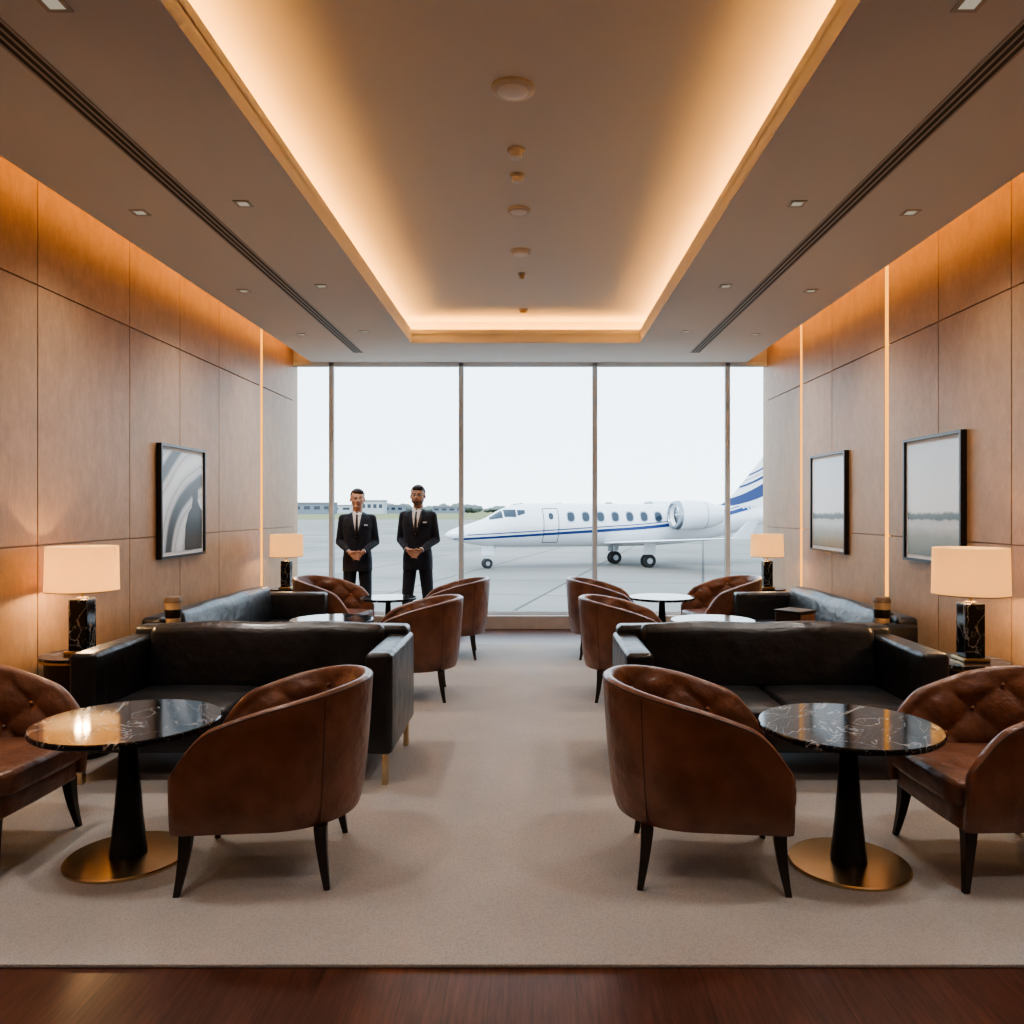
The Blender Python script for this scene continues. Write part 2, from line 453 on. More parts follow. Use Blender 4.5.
led('cove_light_strip', (HL-.16, HN-.2, t1), (HL-.13, HF+.2, t1+.015), M['ledcove'], 'long amber strip light hidden along the left edge of the ceiling recess')
led('cove_light_strip', (HR+.13, HN-.2, t1), (HR+.16, HF+.2, t1+.015), M['ledcove'], 'long amber strip light hidden along the right edge of the ceiling recess')
led('cove_light_strip', (HL-.12, HF+.13, t1), (HR+.12, HF+.16, t1+.015), M['ledcove'], 'short amber strip light across the far end of the ceiling recess')
led('wall_wash_strip', (EL+.01, .5, t1), (EL+.04, YW-.3, t1+.015), M['ledwarm'], 'amber strip light in the slot above the left panelled wall')
led('wall_wash_strip', (ER-.04, .5, t1), (ER-.01, YW-.3, t1+.015), M['ledwarm'], 'amber strip light in the slot above the right panelled wall')

# window wall
def WX(px): return (px - VX)/F*YW
ms = [XL-.05, WX(331), WX(461), WX(595), WX(728), XR+.05]
for i in range(5):
    a, b2 = ms[i], ms[i+1]
    bm = B(); w = .030
    box(bm, (a, YW, .17), (a+w if i else a+.02, YW+.05, ZC)); box(bm, (b2-w, YW, .17), (b2, YW+.05, ZC))
    box(bm, (a, YW, .17), (b2, YW+.05, .215)); box(bm, (a, YW, ZC-.05), (b2, YW+.05, ZC))
    w_ = struct('window_%d' % (i+1), bm, M['frame'], bevel=.003, seg=1)
    gb = B(); e = .003
    for lo, hi in (((a+w, .215), (a+w+e, ZC-.05)), ((b2-w-e, .215), (b2-w, ZC-.05)), ((a+w+e, .215), (b2-w-e, .215+e)), ((a+w+e, ZC-.05-e), (b2-w-e, ZC-.05))):
        box(gb, (lo[0], YW+.02, lo[1]), (hi[0], YW+.05, hi[1]))
    obj('gasket', gb, M['blackmetal'], w_)
bm = B(); box(bm, (XL, YW-.10, 0), (XR, YW+.25, .17)); struct('trim_1', bm, M['sill'], bevel=.006)
struct('trim_2', box(B(), (XL-.2, YW, ZC), (XR+.2, YW+.25, ZU)), M['ceil'])
for nm, x0, x1 in (('baseboard_left', XL, XL+.012), ('baseboard_right', XR-.012, XR)):
    struct(nm, box(B(), (x0, YB, 0), (x1, YW-.1, .09)), M['legwood'])

# ------------------------------------------------------------------ ceiling fittings
for x0, lab in ((-2.185, 'long black linear slot air diffuser in the ceiling left of the recess'), (1.915, 'long black linear slot air diffuser in the ceiling right of the recess')):
    t = thing('slot_diffuser', lab, 'air vent', (x0, 0, ZC))
    obj('housing', box(B(), (0, -1, -.006), (.115, 9.75, -.0005)), M['darkslot'], t)
    for k in range(4):
        xx = k*.0355
        obj('slat', box(B(), (xx-.002, -1, -.008), (xx+.010, 9.75, -.0005)), M['slat'], t)
def downlight(x, y, side):
    t = thing('ceiling_downlight', 'small square recessed downlight in the lower ceiling %s of the recess' % side, 'ceiling light', (x, y, ZC), 0, 'square downlights %s of the recess' % side)
    b_ = B(); s = .05
    for lo, hi in (((-s, -s), (s, -s+.018)), ((-s, s-.018), (s, s)), ((-s, -s+.018), (-s+.018, s-.018)), ((s-.018, -s+.018), (s, s-.018))):
        box(b_, (*lo, -.006), (*hi, 0))
    obj('trim_ring', b_, M['plastic2'], t)
    obj('lens', box(B(), (-s+.018, -s+.018, -.003), (s-.018, s-.018, 0)), M['dlens'], t)
    l = bpy.data.lights.new('spot', 'SPOT'); l.energy = 56; l.color = (1, .93, .86); l.spot_size = R(130); l.spot_blend = 1; l.shadow_soft_size = .10
    lo = bpy.data.objects.new('spot', l); C.objects.link(lo); lo.parent = t; lo.location = (0, 0, -.03)
for y in (-1.2, 1.0, 3.02, 5.0, 6.85, 8.6):  # rows behind and above the frame are unseen, added as fill light
    for x in (-1.81, -2.53): downlight(x, y + (.15 if x < -2 else 0), 'left')
    for x in (1.65, 2.43): downlight(x, y + (.15 if x > 2 else 0), 'right')
def cfix(name, y, r, deep, m, lab, cat, m2):
    t = thing(name, lab, cat, (-.105, y, ZU))
    obj('base_ring', lathe(B(), [(0, 0), (r, 0), (r, -.012), (r*.88, -.020), (0, -.020)], 40), m, t, smooth=True)
    obj('centre_cap', lathe(B(), [(0, -.019), (r*.72, -.019), (r*.66, -.02-deep), (r*.3, -.024-deep), (0, -.025-deep)], 40), m2, t, smooth=True)
cfix('ceiling_speaker', 4.20, .115, .004, M['plastic2'], 'largest round ceiling speaker, nearest on the upper ceiling', 'speaker', M['plastic'])
cfix('smoke_detector', 4.92, .055, .032, M['plastic2'], 'small domed detector just beyond the large ceiling speaker', 'detector', M['plastic'])
cfix('smoke_detector', 5.29, .050, .028, M['plastic2'], 'small domed detector, second one beyond the large ceiling speaker', 'detector', M['plastic'])
cfix('ceiling_speaker', 5.91, .085, .004, M['plastic2'], 'flat round ceiling speaker in the middle of the fitting row', 'speaker', M['plastic'])
cfix('ceiling_speaker', 6.85, .090, .016, M['plastic2'], 'flat round ceiling speaker furthest towards the window', 'speaker', M['plastic'])
cfix('ceiling_sprinkler', 7.50, .034, .03, M['plastic2'], 'tiny ceiling sprinkler beyond the last round speaker', 'sprinkler', M['brassdark'])
cfix('ceiling_sprinkler', 8.85, .050, .02, M['plastic2'], 'tiny ceiling fitting nearest the far glowing end of the recess', 'sprinkler', M['brassdark'])

# ------------------------------------------------------------------ tub chair (front = -Y)
def ushape(s, w=.308, yf=-.345, yc=.03, rb=.308):
    La = yc - yf; Lb = pi*rb; T = 2*La + Lb; d = s*T
    if d < La: return Vector((-w, yf + d)), Vector((-1, 0))
    if d > La + Lb: return Vector((w, yc - (d - La - Lb))), Vector((1, 0))
    a = pi - (d - La)/rb
    return Vector((w*cos(a), yc + rb*sin(a))), Vector((cos(a), sin(a)))
FL = .052
def chair_h(s):
    d = (1 - abs(2*s - 1))*.86
    return .470 + .145*sin(pi/2*min(1, (d+.01)/.19))**.9 + .200*sin(pi/2*min(1, d/.80))
def make_chair(label, loc, rotz, group):
    t = thing('tub_armchair', label, 'chair', loc, rotz, group)
    zb = .250
    NU, NI, NO = 110, 26, 12
    def prof(s):
        p, nrm = ushape(s); h = chair_h(s); T = .024
        e = min(1, min(s, 1-s)/.02); T *= .55 + .45*math.sqrt(max(0, 1-(1-e)**2))
        pts = []
        for k in range(NO + 1):
            z = zb + (h - T - zb)*k/NO
            fl = FL*((z - zb)/.6)**.9 - (.012*(1 - k/1.5) if k < 1.5 else 0) + .004*sin(pi*k/NO)
            pts.append((T + fl, z))
        ft = FL*((h - T - zb)/.6)**.9
        for k in range(1, 8):
            a = pi*k/8; pts.append((ft + T*cos(a), h - T + T*abs(sin(a))**.8))
        for k in range(NI + 1):
            z = (h - T) + (.30 - (h - T))*k/NI
            d = -T + ft*((z - zb)/(h - zb))
            u = s*13.0; v = (z - .36)/.115
            tuft = abs(cos(pi*(u + v)/2))**.5*abs(cos(pi*(u - v)/2))**.5
            fade = max(0, min(1, (h - T - z)/.05))*max(0, min(1, min(s, 1-s)/.14))
            d -= fade*(.032*tuft - .008)
            pts.append((d, z))
        pts.append((-T*.9, zb + .01)); pts.append((0, zb))
        return [Vector((p.x + nrm.x*d, p.y + nrm.y*d, z)) for d, z in pts]
    rings = [prof(i/NU) for i in range(NU + 1)]
    bm = B()
    V = [[bm.verts.new(v) for v in r] for r in rings]
    n = len(V[0])
    for i in range(NU):
        for j in range(n): bm.faces.new((V[i][j], V[i+1][j], V[i+1][(j+1) % n], V[i][(j+1) % n]))
    bm.faces.new(V[0]); bm.faces.new(V[-1])
    for iu in range(2, 12):
        for iv in range(0, 4):
            if (iu + iv) % 2 == 0: continue
            s = iu/13.0; z = .36 + iv*.115
            if z > chair_h(s) - .07: continue
            p, nr = ushape(s); d = -.024 + FL*.6*((z-zb)/.6) + .004
            ell(bm, (p.x + nr.x*d, p.y + nr.y*d, z), (.011, .011, .011), 6)
    obj('shell', bm, M['brown'], t, smooth=True, angle=60)
    bm = B()
    def pf(u, v):
        s = .01 + .98*u; p, nr = ushape(s); h = chair_h(s); ft = FL*((h-.024-zb)/.6)**.9; a = 2*pi*v
        d = ft + .0215; return Vector((p.x + nr.x*(d + .004*cos(a)), p.y + nr.y*(d + .004*cos(a)), h - .012 + .004*sin(a)))
    grid(bm, pf, 80, 6, closev=True, capu=True)
    for s0 in (.33, .67):       # upright seams where the back panel meets the sides
        def sm(u, v, s0=s0):
            p, nr = ushape(s0); h = chair_h(s0); z = zb + .005 + (h - .03 - zb)*u; a = 2*pi*v; tg = Vector((-nr.y, nr.x))
            d = .024 + FL*((z-zb)/.6)**.9 + .004*sin(pi*u) + .0015*cos(a)
            return Vector((p.x + nr.x*d + tg.x*.003*sin(a), p.y + nr.y*d + tg.y*.003*sin(a), z))
        grid(bm, sm, 16, 6, closev=True, capu=True)
    obj('piping', bm, M['seam'], t, smooth=True)
    def plan(off, yf):
        pts = []
        for i in range(33):
            s = .06 + .88*i/32; p, nr = ushape(s); pts.append((p.x - nr.x*off, p.y - nr.y*off))
        a, b2 = pts[0], pts[-1]
        fr = [(b2[0], yf + .03), (b2[0] - .03, yf)] + [(b2[0] + (a[0]-b2[0])*k/6, yf - .008*sin(pi*k/6)) for k in range(1, 6)] + [(a[0] + .03, yf), (a[0], yf + .03)]
        return pts + fr
    bm = B(); outline_pad(bm, plan(.02, -.335), .238, .340, .015); obj('seat_base', bm, M['brown'], t, smooth=True, angle=50)
    bm = B(); outline_pad(bm, plan(.030, -.368), .330, .440, .030, .020); obj('seat_cushion', bm, M['brown'], t, smooth=True, angle=60)
    for sx in (-1, 1):
        for sy in (-1, 1):
            bm = B()
            def lf(u, v, sx=sx, sy=sy):
                z = .25*(1 - u); k = 1 - u
                w = .012 + .014*k
                y0 = .225 if sy > 0 else -.300
                cx = sx*(.258 + .030*u**1.6); cy = y0 + sy*.030*u**1.6
                a = 2*pi*v + pi/4
                q = max(abs(cos(a)), abs(sin(a)))
                return Vector((cx + w*cos(a)/q, cy + w*sin(a)/q, z))
            grid(bm, lf, 8, 8, closev=True, capu=True)
            obj('leg', bm, M['legwood'], t, bevel=.003, seg=2)
    return t
GF, GR = 'front leather tub armchairs', 'rear leather tub armchairs'
chair = make_chair('brown leather tub chair seen from behind, right of the front left marble table', (-1.115, 3.49, .014), R(-84), GF)
CH_SPOTS = [
 ((-2.54, 3.60), 88, 'brown tub chair cut off by the left edge, beside the front left table', GF),
 ((.715, 3.49), 84, 'brown leather tub chair seen from behind, left of the front right marble table', GF),
 ((2.05, 3.50), -88, 'brown tub chair cut off by the right edge, beside the front right table', GF),
 ((-.985, 6.60), -84, 'brown tub chair just beyond the front left black sofa by the aisle', GR),
 ((-.86, 8.40), -86, 'brown tub chair nearest the window on the left of the aisle', GR),
 ((.785, 6.60), 84, 'brown tub chair just beyond the front right black sofa by the aisle', GR),
 ((.755, 8.40), 86, 'brown tub chair nearest the window on the right of the aisle', GR),
 ((-2.16, 8.58), 78, 'brown tub chair facing the aisle in front of the rear left table lamp', GR),
 ((2.04, 8.58), -78, 'brown tub chair facing the aisle in front of the rear right table lamp', GR)]
for (x, y), a, lab, g in CH_SPOTS: dup(chair, (x, y, .014), R(a), lab, g)

# ------------------------------------------------------------------ sofa (front = -Y)
def make_sofa(label, loc, rotz, W, D, group, ah=.735, bh=.80, nseat=2):
    t = thing('leather_sofa', label, 'sofa', loc, rotz, group)
    h = W/2; aw = .15; z0 = .175
    bm = B(); soft_box(bm, (-h+.03, -D/2+.03, z0), (h-.03, D/2-.02, .31), .02); obj('frame', bm, M['black'], t, smooth=True)
    for s in (-1, 1):
        x0, x1 = (-h, -h+aw) if s < 0 else (h-aw, h)
        bm = B(); soft_box(bm, (x0, -D/2, z0), (x1, D/2-.01, ah), .028, puff=(.006, .004, .006)); obj('armrest', bm, M['black'], t, smooth=True, angle=70)
    bm = B()
    soft_box(bm, (-h+.02, D/2-.16, z0), (h-.02, D/2, bh-.01), .035, puff=(0, .006, .006))
    obj('backrest', bm, M['black'], t, smooth=True, angle=70)
    iw = W - 2*aw - .01
    mt = Matrix.Translation((0, D/2-.19, .44)) @ Matrix.Rotation(R(-8), 4, 'X')
    bm = B(); soft_box(bm, (-iw/2, -.10, -.05), (iw/2, .07, bh-.425), .055, n=14, puff=(0, .018, .012), mtx=mt)
    for v in bm.verts:
        v.co.z -= .006*(1+cos(v.co.x*9))*(v.co.z > .6)
    obj('back_cushion', bm, M['black'], t, smooth=True, angle=70)
    for k in range(nseat):
        a = -iw/2 + iw*k/nseat + .004; b2 = -iw/2 + iw*(k+1)/nseat - .004
        bm = B(); soft_box(bm, (a, -D/2-.01, .30), (b2, D/2-.22, .435), .035, n=8, puff=(0, .004, .018)); obj('seat_cushion', bm, M['black'], t, smooth=True, angle=70)
    for sx in (-1, 1):
        for sy in (-1, 1):
            bm = B(); cx = sx*(h-.045); cy = sy*(D/2-.05)
            box(bm, (cx-.016, cy-.022, 0), (cx+.016, cy+.022, z0+.006)); obj('leg', bm, M['brass'], t, bevel=.003)
    return t
make_sofa('black leather sofa behind the front left marble table', (-1.675, 4.84, .014), 0, 1.79, .84, 'front black leather sofas')
make_sofa('black leather sofa behind the front right marble table', (1.415, 4.84, .014), 0, 1.79, .84, 'front black leather sofas')
make_sofa('black leather sofa along the left wall below the picture', (-2.47, 6.97, .014), R(90), 2.34, .78, 'rear black leather sofas', .695, .755, 3)
make_sofa('black leather sofa along the right wall below the smaller picture', (2.42, 6.97, .014), R(-90), 2.34, .78, 'rear black leather sofas', .695, .755, 3)

# ------------------------------------------------------------------ tables
def make_table(label, x, y, r, group, z=.014, h=.606):
    t = thing('round_table', label, 'table', (x, y, z), random.uniform(0, 6), group)
    obj('tabletop', lathe(B(), [(0, h-.026), (r-.008, h-.026), (r-.001, h-.019), (r, h-.012), (r-.001, h-.005), (r-.006, h), (0, h)], 72), M['marble'], t, smooth=True, angle=30)
    obj('hub', lathe(B(), [(0, h-.050), (.10, h-.050), (.11, h-.040), (.11, h-.026), (0, h-.026)], 40), M['blackmetal'], t, smooth=True)
    k = r/.385
    obj('pedestal', lathe(B(), [(0, .016), (.078*k, .016), (.076*k, .03), (.060*k, .18), (.042*k, .40), (.034*k, h-.05), (0, h-.05)], 40), M['blackmetal'], t, smooth=True)
    rb = .256*k
    obj('base_plate', lathe(B(), [(0, 0), (rb, 0), (rb, .010), (rb-.006, .015), (rb*.4, .019), (0, .020)], 72), M['brass'], t, smooth=True)
    return t
make_table('round black marble table on a brass base at the front left', -1.785, 3.53, .388, 'front marble tables')
make_table('round black marble table on a brass base at the front right', 1.365, 3.46, .380, 'front marble tables')
make_table('round dark table between the rear left sofa and the aisle chair', -1.70, 6.76, .35, 'rear round tables')
make_table('smallest round dark table, in front of the two standing men', -1.53, 8.45, .30, 'rear round tables')
make_table('round dark table between the rear right sofa and the aisle chair', 1.51, 6.72, .35, 'rear round tables')
make_table('round dark table nearest the window on the right side', 1.37, 8.50, .35, 'rear round tables')

def side_table(label, x, y, r, h, z):
    t = thing('side_table', label, 'side table', (x, y, z))
    obj('drum', lathe(B(), [(0, 0), (r*.80, 0), (r*.82, .01), (r*.88, h-.03), (0, h-.03)], 48), M['legwood'], t, smooth=True)
    obj('rim', lathe(B(), [(r*.7, h-.032), (r, h-.032), (r, h-.018), (r*.7, h-.018)], 48), M['brass'], t, smooth=True)
    obj('tabletop', lathe(B(), [(0, h-.019), (r-.004, h-.019), (r, h-.012), (r-.003, h), (0, h)], 48), M['marble'], t, smooth=True)
def lamp(label, x, y, z, k, rs, power):
    t = thing('table_lamp', label, 'lamp', (x, y, z))
    b_ = B(); soft_box(b_, (-.078*k, -.078*k, 0), (.078*k, .078*k, .022*k), .006); obj('base', b_, M['brassdark'], t, smooth=True)
    b_ = B(); soft_box(b_, (-.058*k, -.058*k, .022*k), (.058*k, .058*k, .345*k), .008); obj('column', b_, M['marble'], t, smooth=True)
    obj('neck', lathe(B(), [(0, .34*k), (.036*k, .34*k), (.036*k, .352*k), (.009*k, .358*k), (.009*k, .47*k), (0, .47*k)], 24), M['brass'], t, smooth=True)
    zs0, zs1 = .395*k, .675*k
    b_ = B()
    lathe(b_, [(rs, zs0), (rs*.975, zs1), (rs*.965, zs1), (rs*.99, zs0), (rs, zs0)], 56)
    sh = obj('lampshade', b_, M['shade'], t, smooth=True)
    b_ = B()
    for a in range(3):
        m_ = Matrix.Rotation(a*2*pi/3, 4, 'Z'); box(b_, (0, -.002, zs1-.03), (rs*.965, .002, zs1-.026), m_)
    lathe(b_, [(rs+.001, zs0-.001), (rs+.001, zs0+.004), (rs-.002, zs0+.004), (rs-.002, zs0-.001), (rs+.001, zs0-.001)], 56)
    obj('shade_ring', b_, M['brassdark'], sh)
    b_ = B(); ell(b_, (0, 0, .50*k), (.03, .03, .038), 10); obj('bulb', b_, M['bulb'], t, smooth=True)
    l = bpy.data.lights.new('lamp_glow', 'POINT'); l.energy = power; l.color = (1, .66, .34); l.shadow_soft_size = .04
    lo = bpy.data.objects.new('lamp_glow', l); C.objects.link(lo); lo.parent = t; lo.location = (0, 0, .455*k)
side_table('round dark drum side table between the front left sofa and the wall', -2.845, 5.04, .235, .625, 0.014)
side_table('round dark drum side table between the front right sofa and the wall', 2.66, 4.90, .245, .61, 0.014)
lamp('large table lamp glowing by the left wall beside the front sofa', -2.85, 5.06, .639, 1.0, .212, 18)
lamp('large table lamp glowing by the right wall beside the front sofa', 2.68, 4.90, .624, 1.02, .218, 18)
side_table('round dark drum side table beyond the rear left sofa', -2.79, 8.99, .18, .645, 0.014)
side_table('round dark drum side table beyond the rear right sofa', 2.66, 8.99, .18, .645, 0.014)
lamp('small table lamp glowing near the window by the left wall', -2.77, 8.99, .659, .90, .182, 10)
lamp('small table lamp glowing near the window by the right wall', 2.63, 8.99, .659, .90, .182, 10)

def tumbler(label, x, y, z):
    t = thing('tumbler', label, 'cup', (x, y, z), 0, 'tan tumblers')
    obj('body', lathe(B(), [(0, 0), (.048, 0), (.052, .01), (.060, .15), (0, .15)], 32), M['tan'], t, smooth=True)
    obj('sleeve', lathe(B(), [(.0525, .035), (.0555, .04), (.0595, .095), (.0585, .10), (.0525, .035)], 32), M['blackmetal'], t, smooth=True)
    obj('lid', lathe(B(), [(0, .148), (.063, .148), (.063, .165), (.052, .190), (0, .192)], 32), M['lid'], t, smooth=True)
tumbler('tan lidded tumbler standing on the near arm of the rear left sofa', -2.64, 5.87, .716)
tumbler('tan lidded tumbler standing on the near arm of the rear right sofa', 2.56, 5.87, .716)
t = thing('pedestal_cabinet', 'small square black cabinet with brown side left of the rear right sofa arm', 'cabinet', (1.80, 5.50, .014), R(40))
b_ = B(); soft_box(b_, (-.095, -.095, .03), (.095, .095, .83), .01); obj('body', b_, M['legwood'], t, smooth=True)
obj('side_panel', box(B(), (-.085, -.101, .06), (.085, -.095, .82)), M['brown'], t, bevel=.002)
b_ = B(); soft_box(b_, (-.102, -.104, .825), (.102, .102, .845), .004); obj('top', b_, M['blackmetal'], t, smooth=True)
obj('plinth', box(B(), (-.085, -.085, 0), (.085, .085, .035)), M['brassdark'], t)

# ------------------------------------------------------------------ pictures
def picture(label, x, y0, y1, z0, z1, side, artm):
    w = y1 - y0; h = z1 - z0
    t = thing('framed_picture', label, 'picture', (x, (y0+y1)/2, (z0+z1)/2), R(90) if side < 0 else R(-90))
    b_ = B(); f = .022; d = .045
    for lo, hi in (((-w/2, -h/2), (w/2, -h/2+f)), ((-w/2, h/2-f), (w/2, h/2)), ((-w/2, -h/2+f), (-w/2+f, h/2-f)), ((w/2-f, -h/2+f), (w/2, h/2-f))):
        box(b_, (lo[0], -d, lo[1]), (hi[0], 0, hi[1]))
    obj('frame', b_, M['picframe'], t)
    obj('mount', box(B(), (-w/2+f, -.024, -h/2+f), (w/2-f, -.002, h/2-f)), M['mount'], t)
    m_ = .03
    pr = obj('print', box(B(), (-w/2+f+m_, -.028, -h/2+f+m_), (w/2-f-m_, -.023, h/2-f-m_)), artm, t)
    return pr, w, h
pr, w_, h_ = picture('black framed abstract grey print on the left wall', XL+.002, 6.62, 7.52, 1.13, 2.10, -1, M['art1'])
def flat(name, pts, m, par, y=-.0287):
    bm = B(); vs = [bm.verts.new((x, y, z)) for x, z in pts]; bm.faces.new(vs); return obj(name, bm, m, par)
flat('printed_figure', [(.392, -.43), (.02, -.43), (.04, -.22), (.10, -.10), (.17, -.05), (.19, .02), (.18, .07), (.20, .11), (.23, .13), (.27, .13), (.30, .11), (.31, .07), (.30, .01), (.34, -.04), (.392, -.08)], M['picframe'], pr)
picture('large black framed landscape print nearest on the right wall', XR-.002, 5.62, 6.50, 1.14, 2.11, 1, M['art2'])
picture('smaller looking black framed landscape print further along the right wall', XR-.002, 7.72, 8.68, 1.11, 2.12, 1, M['art2'])

# ------------------------------------------------------------------ people (front = -Y, 1.8 m tall)
JS = [(.80, .176, .120, .0), (.95, .174, .120, .0), (1.08, .155, .110, .0), (1.22, .165, .118, .0), (1.34, .180, .120, .0), (1.42, .178, .106, .008), (1.470, .140, .085, .015), (1.508, .066, .058, .024)]
def jsec(z):
    z = max(JS[0][0], min(JS[-1][0], z))
    for a, b2 in zip(JS, JS[1:]):
        if a[0] <= z <= b2[0]:
            k = (z - a[0])/(b2[0] - a[0]); return [a[i] + (b2[i]-a[i])*k for i in range(4)]
def jfront(x, z, off=0):
    _, w, d, c = jsec(z); q = min(.98, abs(x)/w)
    return Vector((x, c - d*(1 - q**2.3)**(1/2.3) - off, z))
def remesh(o, v, it=4):
    m = o.modifiers.new('remesh', 'REMESH'); m.mode = 'VOXEL'; m.voxel_size = v; m.use_smooth_shade = True
    s = o.modifiers.new('smooth', 'SMOOTH'); s.factor = .5; s.iterations = it
def person(label, loc, rotz, k, skin, beard, headturn, stance, group=None):
    t = thing('person', label, 'person', loc, rotz); t.scale = (k, k, k)
    hs = 1.03
    HM = Matrix.Translation((0, .004, 1.562)) @ Matrix.Rotation(R(headturn), 4, 'Z') @ Matrix.Diagonal((hs*1.06, hs*1.02, hs, 1)) @ Matrix.Translation((0, -.012, -1.605))
    sh = .165; el = (.214, .030, 1.145); wr = (.085, -.178, 1.045)
    ft = stance
    bm = B()
    ell(bm, (0, .014, 1.728), (.075, .092, .090), mtx=HM); ell(bm, (0, -.018, 1.668), (.061, .068, .068), mtx=HM)
    ell(bm, (0, -.054, 1.614), (.034, .026, .022), mtx=HM)
    capsule(bm, (0, -.083, 1.712), .007, (0, -.097, 1.678), .0100, mtx=HM)
    for s in (-1, 1):
        ell(bm, (s*.010, -.090, 1.674), (.008, .009, .007), 8, mtx=HM)
        ell(bm, (s*.076, .014, 1.69), (.009, .019, .029), 8, mtx=HM)
        ell(bm, (s*.036, -.046, 1.676), (.026, .028, .028), 10, mtx=HM)
        capsule(bm, (s*.052, .0, 1.650), .018, (s*.026, -.050, 1.618), .018, 10, mtx=HM)
        capsule(bm, (s*.019, -.074, 1.711), .0065, (s*.042, -.068, 1.711), .006, 8, mtx=HM)   # upper lids
    capsule(bm, (-.036, -.070, 1.722), .011, (.036, -.070, 1.722), .011, mtx=HM)
    capsule(bm, (0, .022, 1.46), .062, (0, .012, 1.60), .057)
    ell(bm, (0, .01, 1.38), (.14, .09, .11)); ell(bm, (0, .01, 1.15), (.13, .09, .20)); ell(bm, (0, .01, .93), (.14, .10, .10))
    for s in (-1, 1):
        capsule(bm, (s*.05, .01, 1.43), .05, (s*sh, .01, 1.425), .042)
        capsule(bm, (s*sh, .01, 1.425), .042, (s*el[0], el[1], el[2]), .032)
        capsule(bm, (s*el[0], el[1], el[2]), .032, (s*wr[0], wr[1], wr[2]), .025)
        capsule(bm, (s*.09, 0, .93), .080, (s*(.09+ft), 0, .50), .055)
        capsule(bm, (s*(.09+ft), 0, .50), .055, (s*(.10+ft), .02, .08), .036)
    for s, dy in ((-1, -.022), (1, .012)):
        yb = -.200 + dy
        capsule(bm, (s*wr[0], wr[1], wr[2]), .024, (s*.055, yb+.008, 1.020), .022)
        for i in range(4):
            z = 1.036 - i*.0215
            capsule(bm, (s*.055, yb+.004, 1.025 - i*.008), .014, (s*.012, yb, z-.012), .0120, 10)
            L = (.92, 1.0, .96, .78)[i]
            q = Vector((-s*.018*L, yb-.006, z - .018)); tip = Vector((-s*.046*L, yb+.012, z - .026))
            capsule(bm, (s*.012, yb, z-.012), .0098, q, .0090, 10); capsule(bm, q, .0090, tip, .0076, 10)
        capsule(bm, (s*.060, yb-.004, 1.030), .013, (s*.030, yb-.016, 1.046), .0115, 10)
        capsule(bm, (s*.030, yb-.016, 1.046), .0110, (s*.002, yb-.018, 1.040), .009, 10)
    body = obj('body', bm, skin, t, smooth=True); remesh(body, .0042, 2)
    for s in (-1, 1):
        b_ = B(); ell(b_, (s*.030, -.0725, 1.702), (.0120, .0110, .0070), 10, mtx=HM); e = obj('eye', b_, M['eye'], t, smooth=True)
        b_ = B(); ell(b_, (s*.030, -.0815, 1.702), (.0056, .003, .0052), 8, mtx=HM); obj('iris', b_, M['iris'], e, smooth=True)
        b_ = B(); capsule(b_, (s*.015, -.0825, 1.724), .0040, (s*.044, -.074, 1.726), .003, 8, mtx=HM); obj('eyebrow', b_, M['hair'], t, smooth=True)
    b_ = B(); capsule(b_, (-.018, -.0815, 1.6445), .0045, (.018, -.0815, 1.6445), .0045, 8, mtx=HM); ell(b_, (0, -.085, 1.642), (.013, .005, .0065), 8, mtx=HM)
    obj('mouth', b_, M['lip'], t, smooth=True)
    b_ = B(); ell(b_, (0, .028, 1.742), (.080, .088, .086), mtx=HM); ell(b_, (.006, -.030, 1.780), (.060, .052, .034), mtx=HM); ell(b_, (0, .052, 1.69), (.066, .06, .06), mtx=HM)
    hr = obj('hair', b_, M['hair'], t, smooth=True); remesh(hr, .005, 3)
    if beard:
        b_ = B(); ell(b_, (0, -.018, 1.632), (.0615, .065, .034), mtx=HM); ell(b_, (0, -.054, 1.614), (.0352, .0278, .0232), mtx=HM)
        for s in (-1, 1):
            capsule(b_, (s*.064, -.004, 1.666), .006, (s*.056, -.020, 1.635), .012, 8, mtx=HM)
            capsule(b_, (s*.052, .0, 1.650), .0188, (s*.026, -.050, 1.618), .0188, 10, mtx=HM)
        capsule(b_, (-.020, -.081, 1.655), .0042, (.020, -.081, 1.655), .0042, 8, mtx=HM)
        br = obj('beard', b_, M['beard'], t, smooth=True); remesh(br, .0045, 2)
    bm = B()
    def jf(u, v):
        z = .80 + .708*u; _, w, d, c = jsec(z); a = 2*pi*v
        ca, sa = cos(a), sin(a); e = 2/2.3
        return Vector((w*math.copysign(abs(ca)**e, ca), c + d*math.copysign(abs(sa)**e, sa), z))
    grid(bm, jf, 40, 48, closev=True, capu=True)
    for s in (-1, 1):
        capsule(bm, (s*.06, .015, 1.438), .052, (s*(sh+.008), .010, 1.430), .050)
        capsule(bm, (s*(sh+.008), .010, 1.428), .051, (s*(el[0]), el[1], el[2]), .046)
        w2 = Vector((s*(wr[0]+.014), wr[1]+.012, wr[2]+.006))
        capsule(bm, (s*el[0], el[1], el[2]), .045, w2, .035)
    jk = obj('jacket', bm, M['suit'], t, smooth=True); remesh(jk, .007, 2)
    def strip(f, nu, nv, name, m, par):
        b_ = B(); grid(b_, f, nu, nv); o = obj(name, b_, m, par, smooth=True)
        so = o.modifiers.new('solid', 'SOLIDIFY'); so.thickness = .004; so.offset = 0
        return o
    zb_, zt = 1.215, 1.500
    def hw(z): return .008 + .052*((z - zb_)/(zt - zb_))**.9
    strip(lambda u, v: jfront((v*2-1)*hw(zb_ + (zt-zb_)*u), zb_ + (zt-zb_)*u, .008), 14, 8, 'shirt_front', M['shirt'], t)
